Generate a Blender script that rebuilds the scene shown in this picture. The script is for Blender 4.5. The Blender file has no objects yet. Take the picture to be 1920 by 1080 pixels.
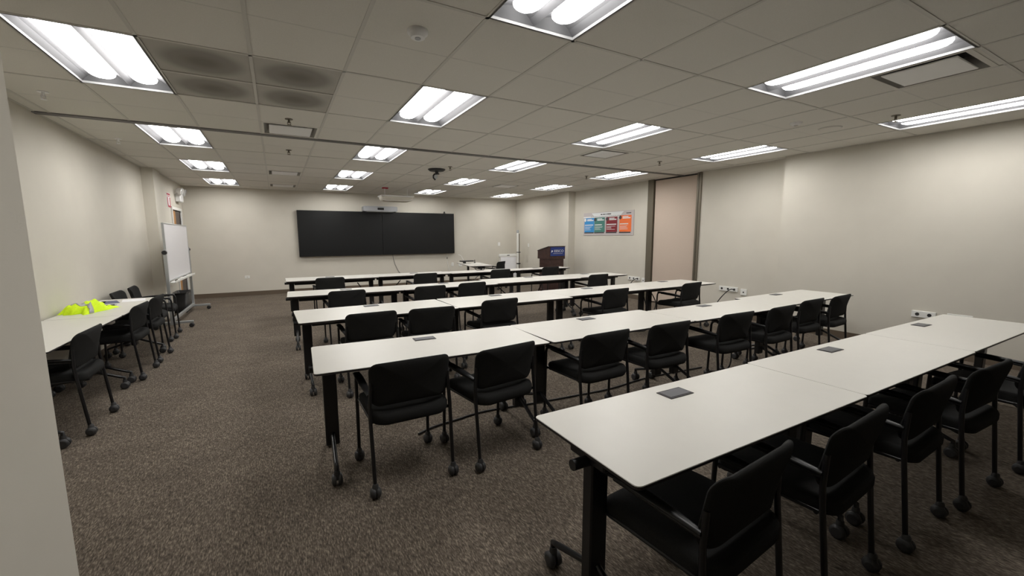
import bpy, bmesh, math, random
from mathutils import Vector, Matrix
random.seed(7)
D = bpy.data
COL = bpy.context.scene.collection
SC = bpy.context.scene
R = math.radians
H = 2.757          # ceiling height
TH = 0.735         # table height

# ------------------------------------------------------------------ materials
def new_mat(name):
    m = D.materials.new(name); m.use_nodes = True
    return m, m.node_tree, m.node_tree.nodes['Principled BSDF']

def mat(name, col, rough=0.6, metal=0.0, noise=0.0, nscale=60.0, bump=0.0, bscale=200.0, spec=0.5):
    m, nt, b = new_mat(name)
    b.inputs['Base Color'].default_value = (*col, 1)
    b.inputs['Roughness'].default_value = rough
    b.inputs['Metallic'].default_value = metal
    b.inputs['Specular IOR Level'].default_value = spec
    tc = nt.nodes.new('ShaderNodeTexCoord')
    if noise > 0:
        n = nt.nodes.new('ShaderNodeTexNoise'); n.inputs['Scale'].default_value = nscale
        n.inputs['Detail'].default_value = 4
        nt.links.new(tc.outputs['Object'], n.inputs['Vector'])
        r = nt.nodes.new('ShaderNodeValToRGB')
        r.color_ramp.elements[0].position = .3; r.color_ramp.elements[1].position = .7
        r.color_ramp.elements[0].color = (*[c*(1-noise) for c in col], 1)
        r.color_ramp.elements[1].color = (*[min(1, c*(1+noise)) for c in col], 1)
        nt.links.new(n.outputs['Fac'], r.inputs['Fac'])
        nt.links.new(r.outputs['Color'], b.inputs['Base Color'])
    if bump > 0:
        n = nt.nodes.new('ShaderNodeTexNoise'); n.inputs['Scale'].default_value = bscale
        n.inputs['Detail'].default_value = 3
        nt.links.new(tc.outputs['Object'], n.inputs['Vector'])
        bp = nt.nodes.new('ShaderNodeBump'); bp.inputs['Strength'].default_value = bump
        bp.inputs['Distance'].default_value = .004
        nt.links.new(n.outputs['Fac'], bp.inputs['Height'])
        nt.links.new(bp.outputs['Normal'], b.inputs['Normal'])
    return m

def emis(name, col, strength):
    m, nt, b = new_mat(name)
    b.inputs['Base Color'].default_value = (*col, 1)
    b.inputs['Emission Color'].default_value = (*col, 1)
    b.inputs['Emission Strength'].default_value = strength
    return m

def carpet_mat():
    m, nt, b = new_mat('carpet')
    tc = nt.nodes.new('ShaderNodeTexCoord')
    def mapping(s, rz=0):
        mp = nt.nodes.new('ShaderNodeMapping'); mp.inputs['Scale'].default_value = s
        mp.inputs['Rotation'].default_value = (0, 0, rz)
        nt.links.new(tc.outputs['Object'], mp.inputs['Vector']); return mp
    def noise(mp, sc, det):
        n = nt.nodes.new('ShaderNodeTexNoise'); n.inputs['Scale'].default_value = sc
        n.inputs['Detail'].default_value = det; n.inputs['Roughness'].default_value = .65
        nt.links.new(mp.outputs['Vector'], n.inputs['Vector']); return n
    a = noise(mapping((1, .24, 1), .25), 150, 3)      # short dashes running along the room
    c = noise(mapping((1, .3, 1), -.2), 44, 4)
    d = noise(mapping((1, 1, 1)), 2.2, 3)
    def mth(op, x, y):
        q = nt.nodes.new('ShaderNodeMath'); q.operation = op
        for i, v in enumerate((x, y)):
            if isinstance(v, (int, float)): q.inputs[i].default_value = v
            else: nt.links.new(v, q.inputs[i])
        return q.outputs[0]
    f = mth('ADD', mth('MULTIPLY', a.outputs['Fac'], .68), mth('ADD', mth('MULTIPLY', c.outputs['Fac'], .27), mth('MULTIPLY', d.outputs['Fac'], .1)))
    r = nt.nodes.new('ShaderNodeValToRGB'); e = r.color_ramp.elements
    e[0].position = .385; e[0].color = (.046, .038, .031, 1)
    e[1].position = .71; e[1].color = (.34, .285, .225, 1)
    k = e.new(.53); k.color = (.120, .099, .079, 1)
    nt.links.new(f, r.inputs['Fac']); nt.links.new(r.outputs['Color'], b.inputs['Base Color'])
    b.inputs['Roughness'].default_value = .95; b.inputs['Specular IOR Level'].default_value = .1
    bp = nt.nodes.new('ShaderNodeBump'); bp.inputs['Strength'].default_value = .6; bp.inputs['Distance'].default_value = .006
    nt.links.new(f, bp.inputs['Height']); nt.links.new(bp.outputs['Normal'], b.inputs['Normal'])
    return m

def uv_dark_centre_mat():
    """perforated metal air panel, sooted in the middle (dirt with a shape of its own)"""
    m, nt, b = new_mat('return_air_panel')
    uv = nt.nodes.new('ShaderNodeTexCoord')
    mp = nt.nodes.new('ShaderNodeMapping'); mp.inputs['Location'].default_value = (-.5, -.5, 0)
    nt.links.new(uv.outputs['UV'], mp.inputs['Vector'])
    ln = nt.nodes.new('ShaderNodeVectorMath'); ln.operation = 'LENGTH'
    nt.links.new(mp.outputs['Vector'], ln.inputs[0])
    r = nt.nodes.new('ShaderNodeValToRGB'); e = r.color_ramp.elements
    r.color_ramp.interpolation = 'EASE'
    e[0].position = .05; e[0].color = (.175, .16, .14, 1)
    e[1].position = .52; e[1].color = (.43, .415, .38, 1)
    k = e.new(.30); k.color = (.25, .235, .21, 1)
    nt.links.new(ln.outputs['Value'], r.inputs['Fac']); nt.links.new(r.outputs['Color'], b.inputs['Base Color'])
    b.inputs['Roughness'].default_value = .7
    return m

M = {}
M['wall'] = mat('wall_paint', (.60, .57, .50), .75, noise=.02, nscale=3, bump=.08, bscale=350)
M['carpet'] = carpet_mat()
M['tile'] = mat('ceiling_tile', (.68, .66, .61), .9, noise=.04, nscale=180, bump=.25, bscale=260)
M['tbar'] = mat('ceiling_grid', (.56, .545, .505), .5)
M['throat'] = mat('vent_throat', (.28, .27, .25), .7)  # grey puts the shade of the recess into the throat walls
M['track'] = mat('track_metal', (.20, .195, .19), .45, metal=.3)
M['stain'] = uv_dark_centre_mat()
M['white'] = mat('white_enamel', (.80, .80, .80), .4)
M['rim'] = mat('fixture_rim', (.30, .30, .30), .6, spec=.2)
M['reflect'] = mat('reflector_grey', (.105, .105, .11), .6, spec=.2)
M['endplate'] = mat('fixture_end_grey', (.072, .072, .074), .7, spec=.1)  # reflector colour darkened again to offset lamp glare on the ends
M['lamp'] = emis('lamp_glow', (1.0, .98, .95), 46.0)
M['dark'] = mat('dark_void', (.02, .02, .02), .8)
M['laminate'] = mat('white_laminate', (.62, .605, .56), .38, noise=.012, nscale=8, spec=.4)
M['edge'] = mat('dark_edge_band', (.018, .014, .015), .5)
M['black'] = mat('black_steel', (.010, .010, .011), .28, spec=.5)
M['fabric'] = mat('black_fabric', (.021, .021, .0205), .95, noise=.25, nscale=400, bump=.3, bscale=900, spec=.15)
M['shell'] = mat('black_plastic', (.016, .016, .017), .42, spec=.45)
M['caster'] = mat('caster_rubber', (.035, .035, .036), .5)
M['chrome'] = mat('satin_steel', (.42, .42, .43), .3, metal=1)
M['screen'] = mat('display_glass', (.006, .0065, .007), .35, spec=.35)
M['bezel'] = mat('display_bezel', (.006, .006, .006), .35)
M['grey'] = mat('grey_plastic', (.36, .37, .39), .5)
M['alu'] = mat('aluminium', (.50, .52, .53), .35, metal=.7)
M['board'] = mat('whiteboard_enamel', (.80, .80, .84), .25)
M['base'] = mat('brown_vinyl_base', (.115, .085, .058), .6)
M['wood'] = mat('lectern_wood', (.055, .026, .022), .45, noise=.3, nscale=14)
M['blue'] = mat('sign_blue', (.020, .045, .22), .45)
M['signwhite'] = mat('sign_white', (.85, .85, .85), .5)
M['bronze'] = mat('bronze_frame', (.16, .14, .105), .45, metal=.4)
M['partition'] = mat('partition_fabric', (.545, .45, .375), .85, noise=.03, nscale=60, bump=.15, bscale=500)
M['oak'] = mat('oak_veneer', (.42, .20, .055), .5, noise=.15, nscale=10)
M['darkdoor'] = mat('dark_door', (.075, .055, .048), .5)
M['red'] = mat('sign_red', (.42, .012, .04), .5)
M['vest'] = mat('neon_mesh', (.66, .92, .008), .8, noise=.06, nscale=80)
M['reflective'] = mat('reflective_tape', (.36, .36, .36), .45)
M['paper'] = mat('paper', (.82, .82, .84), .7)
M['navy'] = mat('printed_navy', (.10, .11, .19), .6)
M['lens'] = mat('lamp_lens', (.75, .76, .78), .12, metal=.6)
M['poster'] = mat('poster_film', (.50, .46, .46), .3)
M['pblue'] = mat('poster_blue', (.035, .25, .56), .45)
M['pgreen'] = mat('poster_green', (.055, .20, .17), .45)
M['pred'] = mat('poster_red', (.22, .012, .022), .45)
M['porange'] = mat('poster_orange', (.85, .17, .035), .45)
M['ink'] = mat('poster_ink', (.05, .045, .05), .5)
M['lite'] = mat('poster_pale', (.72, .74, .74), .5)
M['socket'] = mat('socket_white', (.78, .78, .75), .4)
M['cable'] = mat('cable_black', (.012, .012, .012), .5)
M['greycable'] = mat('cable_grey', (.25, .25, .24), .5)
M['plastic_lid'] = mat('outlet_lid', (.075, .078, .088), .4)

# ------------------------------------------------------------------ mesh helpers
class MB:
    def __init__(s): s.v = []; s.f = []; s.m = []; s.sm = []; s.uv = {}
    def add(s, vs, fs, mi=0, smooth=False):
        o = len(s.v); s.v += [tuple(v) for v in vs]
        for f in fs: s.f.append([i+o for i in f]); s.m.append(mi); s.sm.append(smooth)
        return s
    def box(s, x0, x1, y0, y1, z0, z1, mi=0, rz=0, c=None):
        vs = [(x0,y0,z0),(x1,y0,z0),(x1,y1,z0),(x0,y1,z0),(x0,y0,z1),(x1,y0,z1),(x1,y1,z1),(x0,y1,z1)]
        if rz:
            cx, cy = c or ((x0+x1)/2, (y0+y1)/2); k, q = math.cos(rz), math.sin(rz)
            vs = [(cx+(x-cx)*k-(y-cy)*q, cy+(x-cx)*q+(y-cy)*k, z) for x, y, z in vs]
        return s.add(vs, [(0,3,2,1),(4,5,6,7),(0,1,5,4),(1,2,6,5),(2,3,7,6),(3,0,4,7)], mi)
    def rbox(s, x0, x1, y0, y1, z0, z1, b=.004, mi=0):
        """box with chamfered edges"""
        b = min(b, (x1-x0)/2.01, (y1-y0)/2.01, (z1-z0)/2.01)
        rings = []
        for z, k in ((z0, b), (z0+b, 0), (z1-b, 0), (z1, b)):
            ex = b
            X0, X1, Y0, Y1 = x0+k, x1-k, y0+k, y1-k
            e = b if k == 0 else b*.5
            rings.append([(X0+e,Y0,z),(X1-e,Y0,z),(X1,Y0+e,z),(X1,Y1-e,z),(X1-e,Y1,z),(X0+e,Y1,z),(X0,Y1-e,z),(X0,Y0+e,z)])
        return s.loft(rings, mi, False)
    def loft(s, rings, mi=0, smooth=True, cap=True):
        n = len(rings[0]); vs = [p for r in rings for p in r]; fs = []
        for i in range(len(rings)-1):
            for j in range(n):
                a, b = i*n+j, i*n+(j+1) % n
                fs.append((a, b, b+n, a+n))
        s.add(vs, fs, mi, smooth)
        if cap:
            s.add(rings[0], [list(range(n))[::-1]], mi, False); s.add(rings[-1], [list(range(n))], mi, False)
        return s
    def tube(s, pts, r, mi=0, n=10, cap=True, rs=None):
        pts = [Vector(p) for p in pts]; rings = []; prev = None
        for i, p in enumerate(pts):
            if i == 0: t = pts[1]-p
            elif i == len(pts)-1: t = p-pts[i-1]
            else: t = (pts[i+1]-p).normalized()+(p-pts[i-1]).normalized()
            t.normalize()
            if prev is None:
                u = t.orthogonal().normalized()
            else:
                u = (prev - t*prev.dot(t)).normalized()
            prev = u; w = t.cross(u); rr = rs[i] if rs else r
            rings.append([tuple(p+u*math.cos(a)*rr+w*math.sin(a)*rr) for a in [2*math.pi*k/n for k in range(n)]])
        return s.loft(rings, mi, True, cap)
    def cyl(s, p0, p1, r, mi=0, n=16): return s.tube([p0, p1], r, mi, n)
    def ball(s, c, r, mi=0, n=12, sx=1, sy=1, sz=1):
        rings = []
        for i in range(1, n//2):
            th = math.pi*i/(n//2)
            rings.append([(c[0]+sx*r*math.sin(th)*math.cos(2*math.pi*k/n), c[1]+sy*r*math.sin(th)*math.sin(2*math.pi*k/n), c[2]-sz*r*math.cos(th)) for k in range(n)])
        return s.loft(rings, mi, True)
    def quad(s, a, b, c, d, mi=0): return s.add([a, b, c, d], [(0, 1, 2, 3)], mi)
    def build(s, name, mats, parent=None, loc=None):
        me = D.meshes.new(name); me.from_pydata(s.v, [], s.f)
        for m in (mats if isinstance(mats, (list, tuple)) else [mats]): me.materials.append(m)
        for i, p in enumerate(me.polygons):
            p.material_index = s.m[i]; p.use_smooth = s.sm[i]
        bm = bmesh.new(); bm.from_mesh(me)
        bmesh.ops.recalc_face_normals(bm, faces=bm.faces); bm.to_mesh(me); bm.free()
        o = D.objects.new(name, me); COL.objects.link(o)
        if parent: o.parent = parent
        if loc: o.location = loc
        return o

def tag(o, label, cat, group=None):
    o['label'] = label; o['category'] = cat
    if group: o['group'] = group
    return o
def thing(name, label, cat, loc=(0,0,0), rz=0, group=None):
    o = D.objects.new(name, None); COL.objects.link(o)
    o.location = loc; o.rotation_euler = (0, 0, rz)
    return tag(o, label, cat, group)
def struct(o): o['kind'] = 'structure'; return o
def plabel(o, l): o['label'] = l; return o
def copy_tree(o, parent=None):
    c = o.copy(); COL.objects.link(c); c.parent = parent
    for ch in list(o.children): copy_tree(ch, c)
    return c
def arc(c, r, a0, a1, n, plane='yz', x=0):
    out = []
    for i in range(n+1):
        a = a0+(a1-a0)*i/n; u, v = c[0]+r*math.cos(a), c[1]+r*math.sin(a)
        out.append((x, u, v) if plane == 'yz' else (u, v, x))
    return out
def rrect(w, h, r, n=5, cx=0, cy=0):
    pts = []
    for sx, sy, a0 in ((1,1,0),(-1,1,90),(-1,-1,180),(1,-1,270)):
        for i in range(n+1):
            a = R(a0+90*i/n)
            pts.append((cx+sx*(w/2-r)+r*math.cos(a), cy+sy*(h/2-r)+r*math.sin(a)))
    return pts
def text_mesh(name, body, size, m, parent, mw, depth=.0008, shear=0, sx=1):
    cu = D.curves.new(name+'_curve', 'FONT'); cu.body = body; cu.size = size; cu.align_x = 'CENTER'; cu.align_y = 'CENTER'
    cu.extrude = depth; cu.shear = shear; cu.offset = .0
    tmp = D.objects.new(name+'_tmp', cu); COL.objects.link(tmp)
    dg = bpy.context.evaluated_depsgraph_get()
    me = D.meshes.new_from_object(tmp.evaluated_get(dg)); D.objects.remove(tmp); D.curves.remove(cu)
    me.materials.clear(); me.materials.append(m)
    me.transform(Matrix.Diagonal((sx, 1, 1, 1)))
    o = D.objects.new(name, me); COL.objects.link(o); o.parent = parent; o.matrix_local = mw
    return o

# ------------------------------------------------------------------ room shell
XL, XR, YF, YB = -2.03, 7.45, 12.75, -4.6
b = MB(); b.box(-3.2, 8.4, YB-.2, 12.9, -.08, 0)
struct(b.build('floor', M['carpet']))
b = MB(); b.box(-2.4, 8.2, YF, YF+.12, 0, H+.1); struct(b.build('wall_front', M['wall']))
b = MB(); b.box(-2.4, 8.2, YB-.12, YB, 0, H+.1); struct(b.build('wall_rear', M['wall']))
# left wall with its column and a doorway near the front corner
b = MB()
b.box(XL-.12, XL, 1.70, 9.75, 0, H+.1)
b.box(XL-.12, -1.86, 9.75, 10.28, 0, H+.1)           # column
DY0, DY1, DT = 11.42, 12.34, 2.12
b.box(XL-.12, -1.93, 10.28, DY0, 0, H+.1)
b.box(XL-.12, -1.93, DY1, YF, 0, H+.1)
b.box(XL-.12, -1.93, DY0, DY1, DT, H+.1)
struct(b.build('wall_left', M['wall']))
# short wall the photographer stands beside (end of the entry)
b = MB(); b.rbox(-2.2, -.615, YB, 1.70, 0, H+.1, .006); struct(b.build('wall_entry', M['wall']))
# right wall: near thick part, main part, storage pocket, column, far part
b = MB()
PY0, PY1 = 5.52, 6.93
b.box(7.2, 8.2, YB, 3.87, 0, H+.1)
b.box(7.42, 8.2, 3.87, PY0, 0, H+.1)
b.box(7.50, 8.2, PY1, 9.62, 0, H+.1)
b.box(7.27, 8.2, 9.62, 10.1, 0, H+.1)                 # column
b.box(7.36, 8.2, 10.1, YF, 0, H+.1)
b.box(7.72, 8.2, PY0, PY1, 0, H+.1)
struct(b.build('wall_right', M['wall']))

# baseboards
def baseboard(name, segs):
    b = MB()
    for x0, x1, y0, y1 in segs: b.box(x0, x1, y0, y1, 0, .11)
    struct(b.build(name, M['base']))
baseboard('baseboard_front', [(-1.93, 7.36, YF-.01, YF-.001)])
baseboard('baseboard_left', [(XL+.001, XL+.01, 1.70, 9.74), (-1.929, -1.92, 10.30, DY0-.06)])
baseboard('baseboard_right', [(7.19, 7.199, YB, 3.86), (7.41, 7.419, 3.88, PY0-.02), (7.49, 7.499, PY1+.02, 9.6), (7.35, 7.359, 10.12, YF-.02)])

# ------------------------------------------------------------------ ceiling
X0 = -1.294; TW = .6096
cols = [XL-.05] + [X0+TW*k for k in range(-1, 15)] + [7.9]
cols = sorted(c for c in cols if -2.2 < c < 8.0)
front = [-1.35, -.133, 1.086, 2.305, 3.524, 4.743, 6.0]
back = [6.09+1.2192*k for k in range(0, 6)] + [YF+.1]
rows = [YB-.1, -3.79, -2.571] + front + back
fix_cols = [0, 4, 8, 12]
FIX = []     # (x0, y0, col, row from the screens)
for ci, k in enumerate(fix_cols):
    for r_ in range(3): FIX.append((X0+TW*k, 6.09+2.4384*r_, ci, 3-r_))
    for r_ in ((1,) if ci == 0 else (1, 0)): FIX.append((X0+TW*k, 1.086+2.4384*r_, ci, 5-r_))
VENTS = [(-.075, 5.40, 'vent'), (-.075, 9.15, 'vent'), (-.075, 11.40, 'vent'), (4.192, 1.12, 'vent'), (4.192, 4.78, 'vent'), (4.80, 9.08, 'vent')]
PANELS = [(-.684, 3.524), (-.684, 4.134), (-.075, 3.524), (-.075, 4.134)]
holes = [(x, x+TW, y, y+1.2192) for x, y, _, _ in FIX] + [(x, x+TW, y, y+.60) for x, y, _ in VENTS] + [(x, x+TW, y, y+TW) for x, y in PANELS]
xs = sorted(set(round(v, 4) for v in cols + [h for q in holes for h in q[:2]]))
ys = sorted(set(round(v, 4) for v in rows + [h for q in holes for h in q[2:]]))
# drop near-duplicate lines
def dedupe(a):
    o = [a[0]]
    for v in a[1:]:
        if v-o[-1] > .004: o.append(v)
    return o
xs, ys = dedupe(xs), dedupe(ys)
b = MB()
for i in range(len(xs)-1):
    for j in range(len(ys)-1):
        cx, cy = (xs[i]+xs[i+1])/2, (ys[j]+ys[j+1])/2
        if any(q[0] < cx < q[1] and q[2] < cy < q[3] for q in holes): continue
        b.quad((xs[i], ys[j], H), (xs[i], ys[j+1], H), (xs[i+1], ys[j+1], H), (xs[i+1], ys[j], H))
# light-tight deck above
b.box(-2.4, 8.3, YB-.1, YF+.1, H+.32, H+.36)
ceil = b.build('ceiling', M['tile']); struct(ceil)
# T-bar grid, slightly proud of the tiles
b = MB(); tb = .0115
def overlap1(a0, a1, cuts):
    segs = [(a0, a1)]
    for c0, c1 in cuts:
        n = []
        for s0, s1 in segs:
            if c1 <= s0 or c0 >= s1: n.append((s0, s1))
            else:
                if c0 > s0: n.append((s0, c0))
                if c1 < s1: n.append((c1, s1))
        segs = n
    return segs
for x in cols[1:-1]:
    b.box(x-tb, x+tb, YB, 6.0, H-.004, H+.002); b.box(x-tb, x+tb, 6.09, YF, H-.004, H+.002)
for y in front[:-1]+back[1:-1]:
    b.box(XL, XR+.1, y-tb, y+tb, H-.004, H+.002)
for x, y in PANELS[0::2]:
    b.box(x, x+TW, y+TW-tb, y+TW+tb, H-.0045, H+.002)
struct(b.build('trim_1', M['tbar']))
# faint score lines across the middle of each two-by-four tile
b = MB()
for y in [v+.6096 for v in front[:-1]]+[v+.6096 for v in back[:-1] if v+.7 < YF]:
    cuts = [(q[0], q[1]) for q in holes if q[2]-.05 < y < q[3]+.05]
    for a0, a1 in overlap1(XL, XR+.1, cuts): b.box(a0, a1, y-.004, y+.004, H-.0007, H+.001)
struct(b.build('trim_2', M['tbar']))
# folding-partition track across the ceiling
b = MB(); b.box(XL, 7.72, 6.0, 6.035, H-.014, H+.01); b.box(XL, 7.72, 6.055, 6.09, H-.014, H+.01); b.box(XL, 7.72, 6.034, 6.056, H-.003, H+.012)
struct(b.build('trim_3', M['track']))
# wall angle along the edges
b = MB()
b.box(XL, XL+.022, 1.7, 9.75, H-.005, H+.001); b.box(7.178, 7.2, YB, 3.87, H-.005, H+.001); b.box(7.398, 7.42, 3.87, PY0, H-.005, H+.001)
b.box(-1.93, 7.36, YF-.022, YF, H-.005, H+.001)
struct(b.build('trim_4', M['tbar']))

# ------------------------------------------------------------------ recessed lights
LINE = ['line along the whiteboard wall', 'line second from the whiteboard wall', 'line second from the poster wall', 'line along the poster wall']
ORD = {1: 'first', 2: 'second', 3: 'third', 4: 'fourth', 5: 'fifth'}
def make_light():
    t = thing('ceiling_light', '', 'ceiling light', group='recessed ceiling lights')
    w, l = TW, 1.2192
    b = MB(); f = .014
    b.box(0, f, 0, l, -.004, .10); b.box(w-f, w, 0, l, -.004, .10); b.box(f, w-f, 0, f, -.004, .10); b.box(f, w-f, l-f, l, -.004, .10)
    b.box(0, w, 0, l, .10, .112)
    b.build('frame', M['rim'], t)
    # two curved reflector troughs with a ridge between
    b = MB(); n = 10
    for x0, x1 in ((f, w/2), (w/2, w-f)):
        prof = []
        for i in range(n+1):
            u = i/n; prof.append((x0+(x1-x0)*u, .012+.083*math.sin(math.pi*u)**.7))
        for i in range(n):
            (xa, za), (xb, zb) = prof[i], prof[i+1]
            b.add([(xa, f, za), (xb, f, zb), (xb, l-f, zb), (xa, l-f, za)], [(0, 1, 2, 3)], 0, True)
        for y in (f+.001, l-f-.001):      # sloped end plates
            b.add([(p[0], y, p[1]) for p in prof], [list(range(n+1))], 1)
    b.build('reflector', [M['reflect'], M['endplate']], t)
    for cx in (w*.285, w*.715):
        rings = []; hw, z0 = .084, .010
        ring_n = 16
        ysamp = [(.075, 0.02), (.08, .35), (.095, .66), (.12, .88), (.155, 1.0)]
        ysamp = ysamp + [(l-y, k) for y, k in ysamp[::-1]]
        for y, k in ysamp:
            rings.append([(cx+hw*k*math.cos(2*math.pi*q/ring_n), y, z0+.038+.036*max(k, .25)*math.sin(2*math.pi*q/ring_n)) for q in range(ring_n)])
        b = MB(); b.loft(rings); plabel(b.build('diffuser', M['lamp'], t), 'glowing rounded lamp cover')
    return t
proto = make_light()
for i, (x, y, ci, rk) in enumerate(FIX):
    o = proto if i == 0 else copy_tree(proto)
    o.location = (x, y, H)
    o['label'] = 'glowing recessed ceiling light, %s from screens, %s' % (ORD[rk], LINE[ci])

# return-air panels, darker towards the middle
PL = ['sooty square ceiling air panel touching the light, farther from the screens', 'sooty square ceiling air panel touching the light, closer to the screens',
      'sooty square ceiling air panel away from the light, farther from the screens', 'sooty square ceiling air panel away from the light, closer to the screens']
for (x, y), l in zip(PANELS, PL):
    g = .013
    me = D.meshes.new('return_air_panel')
    vs = [(g, g, 0), (TW-g, g, 0), (TW-g, TW-g, 0), (g, TW-g, 0), (g, g, .012), (TW-g, g, .012), (TW-g, TW-g, .012), (g, TW-g, .012)]
    me.from_pydata(vs, [], [(0,3,2,1),(4,5,6,7),(0,1,5,4),(1,2,6,5),(2,3,7,6),(3,0,4,7)])
    uvl = me.uv_layers.new(name='UVMap')
    for p in me.polygons:
        for li in p.loop_indices:
            v = me.vertices[me.loops[li].vertex_index].co
            uvl.data[li].uv = ((v.x-g)/(TW-2*g), (v.y-g)/(TW-2*g))
    me.materials.append(M['stain'])
    o = D.objects.new('return_air_panel', me); COL.objects.link(o); o.location = (x, y, H+.002)
    tag(o, l, 'air panel', 'sooty square air panels in the ceiling')

# supply-air diffusers
def make_vent():
    t = thing('ceiling_vent', '', 'air vent', group='square ceiling air vents')
    w = TW; d = .60; a = .035
    b = MB()
    b.box(.0, a, 0, d, -.003, .012); b.box(w-a, w, 0, d, -.003, .012); b.box(a, w-a, 0, a, -.003, .012); b.box(a, w-a, d-a, d, -.003, .012)
    b.build('frame', M['tile'], t)
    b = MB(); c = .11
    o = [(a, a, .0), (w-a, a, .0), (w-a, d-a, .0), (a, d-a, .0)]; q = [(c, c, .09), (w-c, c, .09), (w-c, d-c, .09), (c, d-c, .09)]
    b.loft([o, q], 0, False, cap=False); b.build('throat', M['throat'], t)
    b = MB(); b.quad(*[(x, y, .0895) for x, y, z in q]); b.box(0, w, 0, d, .12, .13)  # dark sheets stand in for the shade inside the vent
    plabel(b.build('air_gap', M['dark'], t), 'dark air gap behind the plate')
    b = MB(); b.rbox(.085, w-.085, .085, d-.085, -.008, .004, .004); b.build('plate', M['white'], t)
    return t
VL = ['square ceiling vent beside the sooty panels', 'square ceiling vent beyond the track, over the aisle, midway to the screens', 'square ceiling vent close to the screen wall, over the aisle',
      'square ceiling vent with open dark gaps beside the bright light by the poster wall', 'square ceiling vent just before the track, in the poster half of the ceiling', 'square ceiling vent beyond the track, toward the lectern']
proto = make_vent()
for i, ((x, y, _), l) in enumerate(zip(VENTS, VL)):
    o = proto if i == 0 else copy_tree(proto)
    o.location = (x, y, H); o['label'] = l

# small ceiling devices
def sprinkler(x, y, label, dark=True):
    t = thing('ceiling_sprinkler', label, 'sprinkler', (x, y, H), group='ceiling sprinkler heads')
    m = M['bronze'] if dark else M['white']
    b = MB(); b.cyl((0,0,-.006), (0,0,.004), .038, n=16); b.build('escutcheon', m, t)
    b = MB(); b.cyl((0,0,-.04), (0,0,-.006), .011, n=10); b.tube([(-.014,0,-.03),(-.016,0,-.05),(0,0,-.062)], .003, n=6); b.tube([(.014,0,-.03),(.016,0,-.05),(0,0,-.062)], .003, n=6)
    b.box(-.016,.016,-.005,.005,-.034,-.028)
    b.build('body', m, t)
    b = MB(); b.cyl((0,0,-.066), (0,0,-.062), .022, n=14); b.build('deflector', m, t)
for x, y, l, dk in ((.20, 5.16, 'dark sprinkler head between the sooty panels and the ceiling vent', True), (.24, 6.95, 'dark sprinkler head just beyond the ceiling track over the aisle', True),
      (2.82, 7.24, 'black sprinkler head hanging beside the black ceiling camera', True), (5.77, 5.13, 'dark sprinkler head before the track, high beside the partition panel', True),
      (5.77, 7.04, 'dark sprinkler head beyond the track, close to the poster wall lights', True), (-1.67, 5.2, 'pale sprinkler head close to the whiteboard wall, before the track', False),
      (-1.67, 7.15, 'pale sprinkler head close to the whiteboard wall, beyond the track', False), (5.80, 2.05, 'dark sprinkler head beside the near light of the poster wall line', True)):
    sprinkler(x, y, l, dk)
t = thing('smoke_detector', 'round white smoke detector on the ceiling near the big central light', 'smoke detector', (.837, 2.642, H))
b = MB(); b.tube([(0,0,.003),(0,0,-.02),(0,0,-.02),(0,0,-.045)], .06, n=24, rs=[.062,.062,.05,.042]); b.build('body', M['white'], t)
b = MB(); b.tube([(0,0,-.045),(0,0,-.05)], .018, n=14); b.build('sensor_cap', M['grey'], t)
t = thing('ceiling_sensor', 'small round white sensor on the ceiling beside the round speaker', 'sensor', (5.17, 2.70, H))
b = MB(); b.tube([(0,0,.003),(0,0,-.014),(0,0,-.03)], .06, n=20, rs=[.06,.058,.03]); b.build('body', M['white'], t)
b = MB(); b.ball((0,0,-.028), .024, n=12, sz=.6); b.build('lens', M['tbar'], t)
t = thing('ceiling_speaker', 'round flush ceiling speaker grille near the thick part of the right wall', 'speaker', (5.78, 2.64, H))
b = MB(); b.tube([(0,0,.003),(0,0,-.008)], .115, n=32, rs=[.118,.112]); b.build('rim', M['tbar'], t)
b = MB(); b.tube([(0,0,-.008),(0,0,-.0105)], .10, n=32); b.build('grille', M['tile'], t)

# black dome-mounted ceiling camera
t = thing('ceiling_camera', 'black camera on a round base hanging from the ceiling', 'camera', (2.70, 7.62, H))
b = MB(); b.tube([(0,0,.004),(0,0,-.012),(0,0,-.035)], .15, n=28, rs=[.16,.16,.13]); b.build('base', M['shell'], t)
b = MB(); b.tube([(0,0,-.03),(0,0,-.09)], .03, n=12, rs=[.035,.028]); b.tube([(.05,.03,-.078),(-.06,-.05,-.10)], .014, n=8); b.build('arm', M['shell'], t)
b = MB(); b.tube([(-.06,-.05,-.10),(-.085,-.06,-.13),(-.085,-.06,-.17),(-.05,-.05,-.20)], .016, n=8); b.build('yoke', M['shell'], t)
b = MB(); b.tube([(-.05,.02,-.145),(-.045,-.08,-.15)], .035, n=14); b.build('lens_housing', M['alu'], t)

# hanging projector-like white unit in front of the screens
t = thing('projector', 'white unit hanging from the ceiling in front of the black screens', 'projector', (2.78, 11.0, H))
b = MB(); b.rbox(-.42, .42, -.22, .22, -.235, -.20, .012); b.build('top_cover', M['white'], t)
b = MB(); rings = []
for z, k in ((-.235, 1.0), (-.29, .98), (-.325, .9), (-.345, .74)):
    rings.append([(x*k, y*k, z) for x, y in rrect(.80, .42, .06)])
b.loft(rings); b.build('body', M['wall'], t)
b = MB(); b.tube([(-.38, -.205, -.32), (-.30, -.215, -.335), (-.1, -.215, -.328), (.1, -.215, -.333), (.3, -.21, -.318), (.36, -.2, -.30)], .006, n=8); plabel(b.build('trim_strip', M['white'], t), 'glossy white lower edge')  # wavy white tube stands in for reflections on the lower edge
for x in (-.28, .30):
    b = MB(); b.cyl((x, 0, -.205), (x, 0, .003), .007, n=8); b.build('hanging_rod', M['white'], t)
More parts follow.
